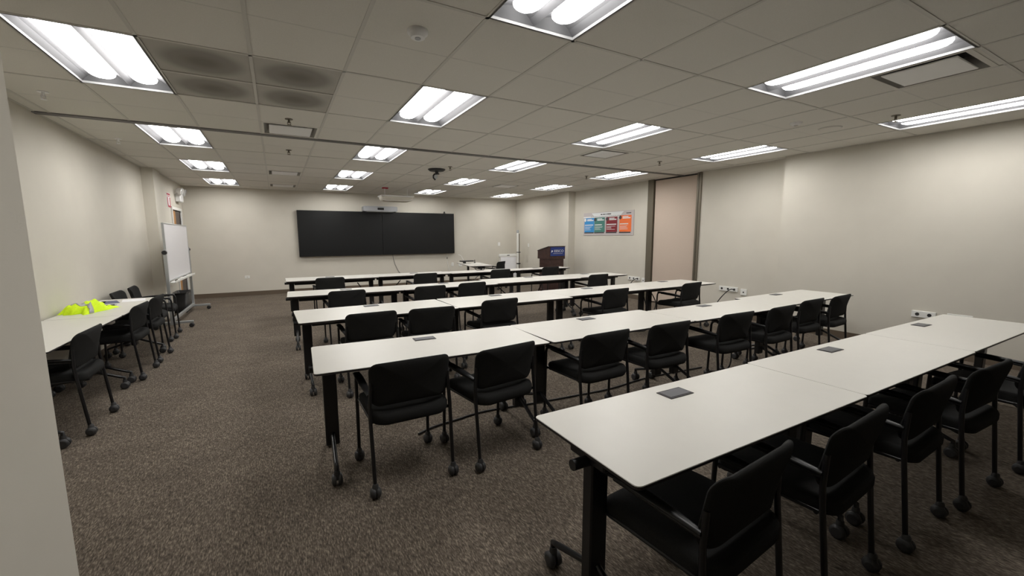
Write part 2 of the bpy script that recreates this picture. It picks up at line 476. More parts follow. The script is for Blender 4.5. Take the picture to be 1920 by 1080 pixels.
b = MB(); b.rbox(-.34, -.20, -.05, .05, -.028, .001, .004); plabel(b.build('ceiling_bracket', M['red'], t), 'dark red ceiling bracket')

# ------------------------------------------------------------------ displays
def display(x0, x1, label):
    t = thing('display_screen', label, 'screen', ((x0+x1)/2, 12.70, 1.61), group='black wall displays')
    w = x1-x0; hh = 1.252
    b = MB(); b.rbox(-w/2, w/2, -.06, .04, -hh/2, hh/2, .004); b.build('housing', M['bezel'], t)
    b = MB(); b.box(-w/4, w/4, .03, .052, -.3, .3); b.build('wall_mount', M['bezel'], t)
    b = MB(); b.box(-w/2+.014, w/2-.014, -.063, -.0595, -hh/2+.02, hh/2-.014); plabel(b.build('panel', M['screen'], t), 'black glass picture panel')
display(.525, 2.758, 'large black wall display closer to the whiteboard')
display(2.765, 5.018, 'large black wall display closer to the lectern')
t = thing('video_soundbar', 'grey video bar mounted above the seam of the two black screens', 'video bar', (2.70, 12.60, 2.315))
b = MB(); rings = []
for y, k in ((-.14, .93), (-.11, 1), (.15, 1)): rings.append([(x*1, y, z*k) for x, z in rrect(.96, .15, .035)])
b.loft(rings); b.build('housing', M['grey'], t)
b = MB(); b.rbox(-.09, .09, -.148, -.135, -.03, .03, .006); plabel(b.build('camera_window', M['bezel'], t), 'black camera window')
b = MB(); b.rbox(-.40, .40, -.12, .13, -.092, -.068, .01); b.build('lower_grille', M['alu'], t)
t = thing('webcam', 'tiny black webcam on top of the screen edge closer to the lectern', 'webcam', (4.70, 12.66, 2.236))
b = MB(); b.rbox(-.04, .04, -.02, .02, 0, .012, .003); b.build('clip', M['shell'], t)
b = MB(); b.ball((0, -.005, .035), .026, n=12); b.build('head', M['shell'], t)
b = MB(); b.tube([(3.06, 12.745, .99), (3.075, 12.742, .85), (3.12, 12.742, .68), (3.20, 12.74, .5), (3.29, 12.74, .36)], .009, n=8)
tag(b.build('display_cable', M['greycable']), 'thin grey cable hanging below the seam of the screens', 'cable')
b = MB(); b.tube([(4.79, 12.745, .99), (4.79, 12.742, .80), (4.81, 12.742, .64), (4.86, 12.74, .42)], .007, n=8)
tag(b.build('display_cable', M['socket']), 'thin white cable hanging below the screen closer to the lectern', 'cable')
b = MB(); b.rbox(4.785, 4.80, 12.72, 12.745, .80, .86, .003); tag(b.build('cable_plug', M['cable']), 'small black plug on the white cable under the screen', 'plug')

# ------------------------------------------------------------------ wall plates
def wall_plate(x, y, z, w, h, face, label, kind, holes=0, name='wall_outlet', cat='outlet'):
    """face: direction the plate looks: '-y', '-x'"""
    rz = {'-y': 0, '-x': -math.pi/2, '+x': math.pi/2}[face]
    t = thing(name, label, cat, (x, y, z), rz)
    b = MB(); b.rbox(-w/2, w/2, -.022 if holes else -.01, 0, -h/2, h/2, .004); b.build('cover_plate', M['socket'], t)
    yy = -.022 if holes else -.01
    if holes:
        n = abs(holes)
        for i in range(n):
            cx = (i-(n-1)/2)*w/n if n > 1 else 0
            b = MB(); b.cyl((cx, yy-.002, 0), (cx, yy+.004, 0), .021 if n > 1 else .014, n=16); plabel(b.build('socket', M['dark'], t), 'round black socket opening')
    elif kind == 'switch':
        b = MB(); b.rbox(-.016, .016, yy-.006, yy, -.03, .03, .003); b.build('rocker', M['white'], t)
    else:
        for dz in (-.02, .02) if h > w else (0,):
            b = MB(); b.rbox(-.014, .014, yy-.003, yy, dz-.012, dz+.012, .003); b.build('socket', M['tbar'], t)
    return t
wall_plate(-.725, YF-.001, .49, .115, .075, '-y', 'white wall outlet low on the screen wall near the whiteboard', 'outlet')
wall_plate(6.69, YF-.001, 1.255, .09, .12, '-y', 'white light switch on the screen wall beside the tall pole', 'switch', name='light_switch', cat='switch')
wall_plate(7.359, 11.9, 1.22, .075, .12, '-x', 'white light switch on the lectern side wall', 'switch', name='light_switch', cat='switch')
wall_plate(7.419, 4.83, .515, .37, .085, '-x', 'white three-socket strip low on the wall beside the partition', 'outlet', 3)
wall_plate(7.419, 4.53, .485, .115, .115, '-x', 'square white single outlet beside the three-socket strip by the partition', 'outlet', 1)
wall_plate(7.499, 7.29, .50, .38, .085, '-x', 'white three-socket strip low on the wall under the poster', 'outlet', 3)
wall_plate(7.499, 6.99, .475, .10, .115, '-x', 'square white single outlet beside the dark partition frame', 'outlet', 1)
wall_plate(7.199, 2.04, .50, .23, .085, '-x', 'white socket strip behind the table row farthest from the screens', 'outlet', 2)
wall_plate(4.98, YF-.001, .62, .075, .115, '-y', 'grey wall plate below the screen corner, beside the corner desk', 'outlet')
wall_plate(5.25, YF-.001, .60, .12, .115, '-y', 'white wall plate behind the corner desk', 'outlet')
wall_plate(7.199, 1.72, .525, .22, .05, '-x', 'flat white cover at the wall end of the row farthest from the screens', 'outlet', name='wall_cover', cat='wall cover')

def cord(name, pts, r, label, m='cable', cat='cable', smooth=True):
    P = [Vector(p) for p in pts]; out = []
    for i in range(len(P)-1):
        p0 = P[max(i-1, 0)]; p1 = P[i]; p2 = P[i+1]; p3 = P[min(i+2, len(P)-1)]
        for k in range(6):
            u = k/6
            out.append(.5*((2*p1)+(-p0+p2)*u+(2*p0-5*p1+4*p2-p3)*u*u+(-p0+3*p1-3*p2+p3)*u**3))
    out.append(P[-1])
    b = MB(); b.tube(out, r, n=8)
    return tag(b.build(name, M[m]), label, cat)
cord('power_cord', [(7.395, 4.71, .515), (7.34, 4.74, .52), (7.28, 4.80, .45), (7.22, 4.90, .28), (7.05, 4.9, .06), (6.7, 4.8, .012), (6.4, 4.75, .012)], .009, 'black cord plugged into the socket strip beside the partition')
cord('power_cord', [(7.475, 7.16, .50), (7.43, 7.18, .50), (7.36, 7.24, .42), (7.28, 7.3, .2), (7.1, 7.3, .02), (6.6, 7.1, .012)], .009, 'black cord plugged into the socket strip under the poster')
cord('floor_cord', [(.86, 2.99, .010), (1.0, 3.05, .010), (1.2, 3.08, .010), (1.49, 3.12, .010), (1.97, 3.06, .010), (2.43, 3.02, .010), (2.82, 3.0, .010), (3.4, 3.05, .010), (4.2, 3.0, .010)], .008, 'black cord along the floor under the fourth table row from the screens')

# ------------------------------------------------------------------ doors
# folding partition pocket in the right wall
t = MB()
t.box(7.46, 7.72, PY1-.16, PY1, 0, H)
o = struct(t.build('trim_5', M['bronze']))
t = MB(); t.box(7.40, 7.44, PY0, PY0+.05, 0, H); t.box(7.44, 7.62, PY0, PY0+.03, 0, H); t.box(7.44, 7.48, PY0+.09, PY0+.13, 0, H)
struct(t.build('trim_6', M['bronze']))
t = MB(); t.rbox(7.50, 7.60, PY0+.14, PY1-.175, .02, H-.03, .006); struct(t.build('door_2', M['partition']))
t = MB(); t.box(7.515, 7.525, PY0+.03, PY1-.16, H-.028, H+.002); struct(t.build('trim_7', M['edge']))
b = MB(); b.cyl((7.445, PY0+.075, 1.18), (7.48, PY0+.075, 1.18), .022, n=12); tag(b.build('pull_handle', M['edge']), 'small round dark pull on the partition edge frame', 'handle')
# door in the left wall
t = MB(); f = .06
t.box(-1.96, -1.905, DY0-f, DY0, 0, DT+f); t.box(-1.96, -1.905, DY1, DY1+f, 0, DT+f); t.box(-1.96, -1.905, DY0, DY1, DT, DT+f)
struct(t.build('trim_8', M['socket']))
t = MB(); t.rbox(-1.985, -1.940, DY0+.005, DY1-.005, .01, DT-.005, .004)
d1 = struct(t.build('door_1', M['darkdoor']))
b = MB(); b.box(-1.9405, -1.937, DY0+.01, DY0+.40, .02, DT-.012); plabel(b.build('oak_panel', M['oak'], d1), 'orange oak strip of the door')
b = MB(); b.rbox(-1.95, -1.88, DY1-.16, DY1-.06, 1.0, 1.05, .01); b.build('door_handle', M['alu'], d1)

# ------------------------------------------------------------------ fire sign and emergency light
t = thing('fire_extinguisher_sign', 'red and white arrow sign high on the wall above the whiteboard', 'sign', (-1.929, 11.22, 2.295))
b = MB(); b.rbox(0, .006, -.17, .17, -.15, .15, .002); b.build('board', M['signwhite'], t)
b = MB(); b.box(.0061, .0075, -.15, .15, .105, .14); b.box(.0061, .0075, -.12, .12, .075, .09); plabel(b.build('header_band', M['red'], t), 'dark red header lettering band')
b = MB()
b.box(.0061, .0075, -.14, -.07, -.09, .06); b.box(.0061, .0075, .07, .14, -.09, .06)
b.add([(.0075, -.14, -.09), (.0075, -.07, -.09), (.0075, 0, -.125), (.0075, 0, -.145), (.0075, -.12, -.145)], [(0, 1, 2, 3, 4)])
b.add([(.0075, .14, -.09), (.0075, .07, -.09), (.0075, 0, -.125), (.0075, 0, -.145), (.0075, .12, -.145)], [(0, 1, 2, 3, 4)])
plabel(b.build('arrow_field', M['red'], t), 'red field around a white down arrow')
t = thing('emergency_light', 'white twin-lamp emergency light above the doorway', 'emergency light', (-1.929, 12.1, 2.45))
b = MB(); b.rbox(0, .10, -.17, .17, -.13, .04, .012); b.build('housing', M['white'], t)
for s in (-1, 1):
    b = MB(); b.tube([(.05, s*.15, .04), (.06, s*.17, .075)], .015, n=8); b.build('swivel', M['white'], t)
    b = MB(); b.tube([(.03, s*.19, .11), (.07, s*.19, .105), (.14, s*.20, .09)], .08, n=20, rs=[.03, .065, .085]); h = b.build('lamp_head', M['white'], t)
    b = MB(); b.tube([(.139, s*.20, .0905), (.15, s*.2025, .087)], .075, n=20, rs=[.076, .066]); b.build('lens', M['lens'], h)

# ------------------------------------------------------------------ chairs
def rot_pts(pts): return pts
def backrest_mb(W=.248, z0=.525, z1=.80, T=.020):
    """curved upholstered back: rings of a rounded rectangle, thick in the middle"""
    b = MB(); hz = (z1-z0)/2; zc = (z0+z1)/2; N = 8
    def surf(x, z, side, t):
        k = (z-z0)/(z1-z0)
        y = -.250 - .046*k*k + .014*(1-k) + .055*(x/W)**2
        return y+side*t
    out = rrect(2*W, 2*hz, .055, n=6)
    # narrow the lower edge a little
    out = [(x*(1-.05*(1-(z/hz+1)/2)), z) for x, z in out]
    rr = [0.0, .12, .25, .38, .5, .6, .7, .78, .85, .91, .95, .98, .995, 1.0]
    for side in (1, -1):
        rings = []
        for r in rr[1:]:
            t = T*math.sqrt(max(0, 1-r**8))
            rings.append([(x*r, surf(x*r, zc+z*r, side, t), zc+z*r) for x, z in out])
        b.loft(rings, 0, True, cap=False)
        n = len(out); c = (0, surf(0, zc, side, T), zc)
        b.add([c]+rings[0], [(0, 1+i, 1+(i+1) % n) for i in range(n)], 0, True)
    return b
def seat_mb():
    b = MB(); rings = []
    prof = [(.425, .93), (.430, .975), (.445, 1.0), (.468, 1.0), (.484, .975), (.493, .90), (.497, .6), (.498, .2)]
    for z, k in prof:
        ring = []
        for x, y in rrect(.478, .50, .085, n=5):
            X, Y = x*k, y*k
            zz = z - .030*max(0, (Y/.25))**4 + .012*(abs(X)/.239)**2*(1 if z > .46 else 0) - .010*math.exp(-(Y*Y+X*X)/.02)*(1 if z > .49 else 0)
            zz -= .012*(1-(X/.239)**2)*max(0, (-Y-.1)/.15)
            ring.append((X, Y-.012, zz))
        rings.append(ring)
    return b.loft(rings)
def caster_mb(x, y):
    b = MB()
    for s in (-1, 1):
        b.tube([(x+s*.003, y, .034), (x+s*.009, y, .034), (x+s*.018, y, .034), (x+s*.026, y, .034), (x+s*.031, y, .034)], .026, n=18, rs=[.031, .0338, .0325, .026, .016])
    b.tube([(x, y, .04), (x, y, .078), (x, y, .088)], .013, n=10, rs=[.022, .018, .012])
    return b
def make_chair():
    t = thing('conference_chair', '', 'chair')
    seat_mb().build('seat', M['fabric'], t)
    backrest_mb().build('backrest', M['fabric'], t)
    r = .0115
    for sx in (-1, 1):
        x = sx*.243
        b = MB(); b.tube([(x, .222, .06), (x, .215, .30), (x, .208, .565), (x, .200, .595), (x, .180, .612), (x, .14, .617)], r, n=10)
        l = b.build('leg', M['black'], t); caster_mb(x, .222).build('caster', M['caster'], l)
        b = MB(); b.tube([(x, -.262, .06), (x*1.005, -.238, .30), (x*1.012, -.222, .46), (x*.995, -.214, .56), (x*.96, -.216, .68)], r, n=10)
        l = b.build('leg', M['black'], t); caster_mb(x, -.265).build('caster', M['caster'], l)
        # armrest: flat pad on the tube that runs back to the upright
        rings = []
        for y, w, z in ((.20, .016, .612), (.185, .024, .618), (.10, .026, .618), (-.02, .024, .612), (-.12, .020, .606), (-.21, .012, .596)):
            rings.append([(x+px*w/.02, y, z+.006+pz) for px, pz in [(.02*math.cos(a), .010*math.sin(a)) for a in [2*math.pi*k/12 for k in range(12)]]])
        b = MB(); b.loft(rings); b.tube([(x, .14, .606), (x, -.05, .598), (x*.97, -.212, .585)], .009, n=8)
        b.build('armrest', M['shell'], t)
    b = MB()
    b.tube([(-.243, .19, .436), (.243, .19, .436)], .009, n=8); b.tube([(-.243, -.20, .436), (.243, -.20, .436)], .009, n=8)
    for sx in (-1, 1): b.tube([(sx*.235, .20, .440), (sx*.235, -.215, .440)], .009, n=8)
    b.build('frame', M['black'], t)
    return t
ROWN = {5: 'first row from the screens', 4: 'second row from the screens', 3: 'middle table row', 2: 'fourth row from the screens', 1: 'row farthest from the screens'}
CH = {   # centre x, y of the rear edge of the backrest, heading in degrees
  1: [(1.335, .715, 5), (2.03, .70, 4), (2.80, .70, 2), (3.47, .66, -2), (4.30, .60, -4)],
  2: [(.655, 2.36, 1), (1.305, 2.345, 8), (2.15, 2.32, 2), (2.84, 2.31, 0), (3.75, 2.31, -1), (4.50, 2.31, 2), (5.27, 2.40, 2), (5.92, 2.40, 4)],
  3: [(.76, 4.06, 2), (1.355, 4.03, -2), (2.23, 4.19, 3), (4.05, 4.22, 4), (5.58, 4.20, 5)],
  4: [(.80, 5.93, 3), (1.95, 5.86, 3), (2.67, 5.96, 4), (5.3, 6.02, 2)],
  5: [(.80, 8.00, 1), (2.55, 7.95, 4), (4.28, 8.05, 0), (5.66, 8.12, 2)]}
chair0 = make_chair(); first = True
def place_chair(x, y, deg, label, group):
    global first
    c = chair0 if first else copy_tree(chair0); first = False
    a = R(deg)
    c.location = (x - .26*math.sin(a), y + .26*math.cos(a), 0); c.rotation_euler = (0, 0, a)
    c['label'] = label
    if group: c['group'] = group
    elif 'group' in c: del c['group']
    return c
NUM = ['first', 'second', 'third', 'fourth', 'fifth', 'sixth', 'seventh', 'eighth']
for rw, L in CH.items():
    for i, (x, y, a) in enumerate(L):
        place_chair(x, y, a, 'black armchair, %s chair from the open aisle in the %s' % (NUM[i], ROWN[rw]), 'black armchairs along the table rows')
place_chair(5.67, 10.62, 34, 'black armchair at the corner desk near the lectern', 'black armchairs along the table rows')
G2 = 'black armchairs at the whiteboard wall tables'
place_chair(-1.35, 4.47, 89, 'black armchair at the wall tables, farthest from the whiteboard', G2)
place_chair(-1.345, 5.90, 88, 'black armchair at the wall tables, second from the whiteboard', G2)
place_chair(-1.335, 6.60, 88, 'black armchair at the wall tables, closest to the whiteboard', G2)
place_chair(-1.93, 7.36, -90, 'black armchair backed against the wall, touching the wall table end', G2)
place_chair(-1.92, 8.02, -86, 'black armchair backed against the wall, between wall table and whiteboard', G2)

# ------------------------------------------------------------------ tables
def make_table(w, d, label, group, pod=None, knob=False):
    """length along x from 0..w, depth along y 0..d, sitter side at y=0"""
    t = thing('training_table', label, 'table', group=group)
    b = MB(); o = rrect(w-.004, d, .022, n=4, cx=w/2, cy=d/2)
    u = rrect(w-.10, d-.10, .022, n=4, cx=w/2, cy=d/2)
    i_ = rrect(w-.007, d-.003, .0205, n=4, cx=w/2, cy=d/2)
    b.loft([[(x, y, .704) for x, y in u], [(x, y, .722) for x, y in o], [(x, y, .7325) for x, y in o]], 1, False, cap=False)
    b.add([(x, y, .704) for x, y in u], [list(range(len(o)))[::-1]], 1)
    b.loft([[(x, y, .7325) for x, y in o], [(x, y, .735) for x, y in i_]], 0, False, cap=False)
    b.add([(x, y, .735) for x, y in i_], [list(range(len(o)))], 0)
    b.build('tabletop', [M['laminate'], M['edge']], t)
    cy = d/2
    for i, px in enumerate((.095, w-.095)):
        b = MB(); b.rbox(px-.042, px+.042, cy-.028, cy+.028, .14, .66, .006); b.rbox(px-.05, px+.05, cy-.10, cy+.10, .66, .703, .006)
        l = b.build('leg', M['black'], t)
        for s in (-1, 1):
            b = MB(); y1 = cy+s*.275
            b.tube([(px, cy+s*.015, .225 if s < 0 else .20), (px, y1-s*.03, .125), (px, y1, .115), (px, y1, .075)], .014, n=10)
            b.build('foot', M['black'], l)
            b = MB()
            for q in (-1, 1): b.tube([(px+q*.006, y1, .036), (px+q*.013, y1, .036), (px+q*.026, y1, .036), (px+q*.031, y1, .036)], .03, n=18, rs=[.03, .036, .035, .024])
            b.tube([(px, y1, .04), (px, y1, .095)], .016, n=10, rs=[.022, .016])
            b.build('caster', M['caster'], l)
    b = MB(); b.rbox(.14, w-.14, cy-.03, cy+.03, .628, .70, .005); b.build('rail', M['black'], t)
    b = MB(); b.tube([(.06, cy, .665), (-.02 if knob else .02, cy, .665)], .021, n=14); plabel(b.build('tilt_handle', M['shell'], t), 'round black tilt lever knob')
    b = MB(); b.tube([(w-.06, cy, .665), (w-.02, cy, .665)], .021, n=14); plabel(b.build('tilt_handle', M['shell'], t), 'round black tilt lever knob')
    if pod is not None:
        px, py = pod
        b = MB(); b.rbox(px-.082, px+.082, py-.046, py+.046, .7352, .7385, .0012); p = plabel(b.build('power_outlet', M['edge'], t), 'black flush power outlet frame')
        b = MB(); b.rbox(px-.072, px+.072, py-.036, py+.036, .7386, .7405, .0009); plabel(b.build('lid', M['plastic_lid'], p), 'dark grey outlet lid')
    return t
TB = {  # seams, and (near y, far y) per table
  1: ([.932, 2.484, 4.056, 5.72], [(.862, 1.462), (.868, 1.475), (.874, 1.48)]),
  2: ([.155, 1.748, 3.335, 4.975, 6.60], [(2.545, 3.215), (2.47, 3.15), (2.46, 3.06), (2.52, 3.15)]),
  3: ([.125, 1.715, 3.29, 5.05, 6.32], [(4.17, 4.93), (4.22, 4.985), (4.33, 4.985), (4.33, 5.03)]),
  4: ([.07, 1.613, 3.17, 4.97, 6.21], [(6.12, 6.75), (6.06, 6.71), (6.14, 6.87), (6.21, 6.87)]),
  5: ([.10, 1.715, 3.225, 4.93, 6.40], [(8.30, 9.02), (8.36, 8.98), (8.30, 8.88), (8.36, 8.80)])}
NEAR_R = {(2, 0): 2.475, (3, 0): 4.21, (4, 0): 6.07, (2, 3): 2.56}
PODX = {1: [(1.69, 1.345), (3.27, 1.37), (4.86, 1.385)], 2: [(.945, 3.085), (2.52, 3.04), (4.135, 2.985), (5.76, 3.085)],
        3: [(.915, 4.835), (2.50, 4.885), (4.03, 4.86), (5.74, 4.93)], 4: [(.85, 6.62), (2.41, 6.62), (4.18, 6.77), (5.55, 6.77)], 5: [(.88, 8.86), (2.55, 8.82), (4.10, 8.76), (5.58, 8.68)]}
for rw, (sx, ysp) in TB.items():
    n = len(ysp)
    for i in range(n):
        y0, y1 = ysp[i]; x0, x1 = sx[i], sx[i+1]
        ya = y0
        px, py = PODX[rw][i]
        t = make_table(x1-x0, y1-y0, 'white-topped rolling table, %s from the open aisle in the %s' % (NUM[i], ROWN[rw]), 'white-topped tables in rows', (px-x0, min(py-ya, y1-y0-.09)), knob=(i == 0))
        yr = NEAR_R.get((rw, i), y0)
        t.location = (x0-(.02 if (rw, i) == (2, 0) else 0), ya, 0); t.rotation_euler = (0, 0, math.atan2(yr-y0, x1-x0))
for y0, y1, l in ((3.965, 5.515, 'white-topped table against the wall, farther from the whiteboard'), (5.522, 7.02, 'white-topped table against the wall, with the neon vest on it')):
    t = make_table(y1-y0, .585, l, 'white-topped tables along the whiteboard wall')
    t.location = (-1.435 if y0 < 5 else -1.415, y0, 0); t.rotation_euler = (0, 0, math.pi/2-.012)

# ------------------------------------------------------------------ corner desk
t = make_table(1.7, .66, 'white-topped desk standing alone in front of the screen wall', None)
t['category'] = 'desk'
t.location = (5.09, 10.0, 0); t.rotation_euler = (0, 0, R(80))
t.name = 'presenter_desk'
t = thing('laptop_dock', 'low black device on the corner desk', 'device', (4.86, 11.3, TH))
b = MB(); b.rbox(-.20, .20, -.08, .08, .05, .08, .008); b.build('body', M['shell'], t)
b = MB(); b.rbox(-.10, -.05, -.06, .06, 0, .052, .004); b.build('stand', M['shell'], t)
b = MB(); b.rbox(4.78, 5.02, 10.56, 10.80, TH+.0005, TH+.018, .004); tag(b.build('notebook', M['socket']), 'closed pale notebook lying on the corner desk', 'notebook')
t = thing('desk_microphone', 'small black upright microphone at the far end of the corner desk', 'microphone', (5.16, 11.4, TH))
b = MB(); b.cyl((0, 0, 0), (0, 0, .015), .03, n=14); b.build('base', M['shell'], t)
b = MB(); b.tube([(0, 0, .015), (0, 0, .09)], .011, n=10); b.build('body', M['shell'], t)
cord('white_cable', [(4.84, 11.55, TH+.008), (4.88, 11.58, TH+.05), (4.82, 11.62, TH+.20), (4.74, 11.65, TH+.24)], .007, 'thin white cable curling up from the corner desk', 'socket')
cord('desk_cables', [(4.95, 10.95, .62), (5.0, 10.8, .50), (5.1, 10.9, .48), (5.2, 10.8, .55), (5.25, 11.0, .45), (5.1, 11.2, .3), (5.1, 11.4, .02)], .014, 'tangle of grey cable hanging under the corner desk', 'greycable')

# ------------------------------------------------------------------ lectern
t = thing('lectern', 'dark wooden lectern with slanted top and blue EESCO sign', 'lectern', (6.60, 9.45, 0))
hw = .255
b = MB(); b.rbox(-.235, .235, -.22, .27, .08, .91, .006); b.rbox(-.25, .25, -.235, .29, 0, .08, .006); b.build('pedestal', M['wood'], t)
b = MB()
vs = [(-hw, -.245, .90), (hw, -.245, .90), (hw, .33, .90), (-hw, .33, .90), (-hw, -.245, 1.235), (hw, -.245, 1.235), (hw, -.20, 1.235), (-hw, -.20, 1.235), (hw, .33, 1.115), (-hw, .33, 1.115)]
b.add(vs, [(0,3,2,1), (0,1,5,4), (4,5,6,7), (7,6,8,9), (2,3,9,8), (1,2,8,6,5), (3,0,4,7,9)])
b.build('top_box', M['wood'], t)
b = MB(); b.add([(-hw-.008, -.255, 1.236), (hw+.008, -.255, 1.236), (hw+.008, -.20, 1.236), (-hw-.008, -.20, 1.236), (-hw-.008, .34, 1.114), (hw+.008, .34, 1.114),
                 (-hw-.008, -.255, 1.25), (hw+.008, -.255, 1.25), (hw+.008, -.20, 1.25), (-hw-.008, -.20, 1.25), (-hw-.008, .34, 1.128), (hw+.008, .34, 1.128)],
                [(0,1,7,6), (6,7,8,9), (9,8,11,10), (0,6,9,3), (3,9,10,4), (1,2,8,7), (2,5,11,8), (4,10,11,5), (0,3,2,1), (3,4,5,2)])
plabel(b.build('reading_board', M['edge'], t), 'dark slanted reading board')
b = MB(); b.rbox(-.225, .237, -.253, -.2455, .985, 1.222, .002); sg = plabel(b.build('sign_plate', M['blue'], t), 'blue sign reading EESCO')
fr = Matrix(((1, 0, 0, .045), (0, 0, -1, -.2538), (0, 1, 0, 1.115), (0, 0, 0, 1)))
text_mesh('sign_lettering', 'EESCO', .090, M['signwhite'], sg, fr, .0006, .0, 1.18)
b = MB(); b.add([(-.205, -.2545, 1.075), (-.185, -.2545, 1.145), (-.145, -.2545, 1.115), (-.17, -.2545, 1.10)], [(0, 1, 2, 3)])
b.box(-.14, .17, -.2545, -.2535, 1.048, 1.054); plabel(b.build('emblem', M['signwhite'], sg), 'white arrowhead emblem and underline')

# ------------------------------------------------------------------ easel and projection screen in the corner
t = thing('flip_chart_easel', 'low white flip chart easel in the corner beside the pole', 'easel', (6.78, 12.3, 0), R(-12))
b = MB(); b.rbox(-.31, .31, -.035, .02, .84, .93, .008); hb = b.build('clamp_bar', M['socket'], t)
b = MB(); b.rbox(-.03, .06, -.042, -.034, .872, .895, .003); plabel(b.build('badge', M['shell'], hb), 'small black badge')
b = MB(); b.rbox(-.25, .30, -.03, -.012, .18, .83, .003); b.build('paper_pad', M['paper'], t)
for s in (-1, 1):
    b = MB(); b.tube([(s*.27, .01, .88), (s*.31, -.02, 0)], .013, n=8); b.build('leg', M['socket'], t)
b = MB(); b.tube([(0, .02, .88), (0, .30, 0)], .013, n=8); b.build('leg', M['socket'], t)
b = MB(); b.rbox(-.30, .31, -.05, .01, .14, .165, .004); b.build('ledge', M['socket'], t)
t = thing('projection_screen', 'tall rolled-up projection screen case on a pole in the corner', 'projection screen', (7.00, 11.95, 0))
b = MB(); b.rbox(-.055, -.005, -.04, .03, .18, 1.62, .012); b.build('case', M['socket'], t)
b = MB(); b.tube([(.025, .0, .02), (.025, .0, 1.60)], .017, n=10); plabel(b.build('pole', M['bronze'], t), 'dark metal pole')
b = MB(); b.rbox(-.06, .0, -.045, .035, 1.62, 1.72, .012); plabel(b.build('end_cap', M['grey'], t), 'grey end cap')
b = MB(); b.rbox(-.062, .05, -.047, .037, .98, 1.005, .004); plabel(b.build('strap', M['shell'], t), 'black strap'); 
b = MB(); b.rbox(-.062, .05, -.047, .037, .60, .64, .004); plabel(b.build('strap', M['shell'], t), 'black strap')
for a in (200, 320, 80):
    b = MB(); b.tube([(.025, 0, .22), (.025+.22*math.cos(R(a)), .22*math.sin(R(a)), .015)], .010, n=8); b.build('foot', M['shell'], t)

# ------------------------------------------------------------------ poster
t = thing('poster', 'wide glossy poster with four coloured panels on the side wall', 'poster', (7.495, 8.29, 1.83), -math.pi/2)
b = MB(); b.box(-.93, .93, -.006, 0, -.30, .30); b.build('sheet', M['poster'], t)
PX = [-.885, -.475, -.02, .455]; PWd = .40
names = ['pblue', 'pgreen', 'pred', 'porange']
lab = ['blue', 'green', 'dark red', 'orange']
b = MB(); b.add([(-.60, -.0064, .285), (.60, -.0064, .285), (.48, -.0064, .19), (-.48, -.0064, .19)], [(0, 1, 2, 3)])
b.box(-.93, .60, -.0066, -.0062, .17, .2); plabel(b.build('title_strip', M['lite'], t), 'pale title strip with small dark heading')
b = MB()
x = -.24
for wd in (.07, .08, .035, .15):
    b.box(x, x+wd, -.0072, -.0068, .228, .252); x += wd+.018
x = -.62
while x < .55:
    wd = random.uniform(.04, .12); b.box(x, x+wd, -.0072, -.0068, .187, .195); x += wd+.012
b.box(.68, .84, -.0072, -.0068, .225, .245)
plabel(b.build('heading_lines', M['ink'], t), 'tiny dark heading lines')
for i in range(4):
    z1 = .165 if i < 3 else .185
    b = MB(); b.box(PX[i], PX[i]+PWd, -.009, -.006, -.215, z1); p = plabel(b.build('panel', M[names[i]], t), lab[i]+' poster panel')
    b = MB(); rnd = random.Random(i)
    b.box(PX[i]+.11, PX[i]+.11+.19, -.0098, -.009, z1-.045, z1-.025); b.box(PX[i]+.11, PX[i]+.11+.26, -.0098, -.009, z1-.08, z1-.055)
    b.box(PX[i]+.02, PX[i]+.02+rnd.uniform(.26, .35), -.0098, -.009, -.035, -.012)
    for z in (-.075, -.10, -.125, -.155):
        b.box(PX[i]+.02, PX[i]+.02+rnd.uniform(.16, .33), -.0098, -.009, z, z+.008)
    plabel(b.build('text_lines', M['lite'], p), 'pale lines of small print')
    b = MB(); b.tube([(PX[i]+.03, -.0065, z1-.05), (PX[i]+.03, -.0108, z1-.05)], .045, n=24); plabel(b.build('number_disc', M['ink'] if i else M['lite'], p), 'round number disc')
    b = MB(); b.box(PX[i]-.005, PX[i]+PWd-.02, -.0085, -.006, -.245, -.218); plabel(b.build('footer_bar', M['ink'], p), 'dark footer bar')

# ------------------------------------------------------------------ rolling whiteboard
WX, WY0, WY1 = -1.62, 8.72, 10.80
t = thing('rolling_whiteboard', 'large white rolling whiteboard on a grey steel stand by the wall', 'whiteboard', (WX, (WY0+WY1)/2, 0))
hl = (WY1-WY0)/2
b = MB(); b.rbox(-.012, .012, -hl+.05, hl-.05, .80, 1.745, .004); b.build('board', M['board'], t)
b = MB()
for z in (.785, 1.74): b.rbox(-.016, .016, -hl+.035, hl-.035, z, z+.02, .003)
for y in (-hl+.03, hl-.05): b.rbox(-.016, .016, y, y+.02, .785, 1.76, .003)
b.build('board_frame', M['alu'], t)
b = MB(); b.rbox(.01, .085, -hl+.08, hl-.08, .755, .772, .004); b.rbox(.08, .088, -hl+.08, hl-.08, .755, .79, .003); tr = b.build('marker_tray', M['socket'], t)
for y in (-hl, hl):
    b = MB(); b.rbox(-.022, .022, y-.022, y+.022, .06, 1.32, .004); b.build('post', M['alu'], t)
    b = MB(); b.cyl((0, y-.05 if y < 0 else y+.05, 1.27), (0, y, 1.27), .035, n=16); plabel(b.build('pivot_knob', M['shell'], t), 'round black pivot knob')
    b = MB(); b.rbox(-.24, .29, y-.02, y+.02, .075, .115, .004); ft = b.build('foot', M['alu'], t)
    for x in (-.22, .26):
        b = MB()
        for q in (-1, 1): b.tube([(x, y+q*.006, .036), (x, y+q*.013, .036), (x, y+q*.026, .036), (x, y+q*.03, .036)], .03, n=16, rs=[.03, .036, .035, .024])
        b.cyl((x, y, .04), (x, y, .08), .012, n=8); plabel(b.build('caster', M['shell'], ft), 'black caster')
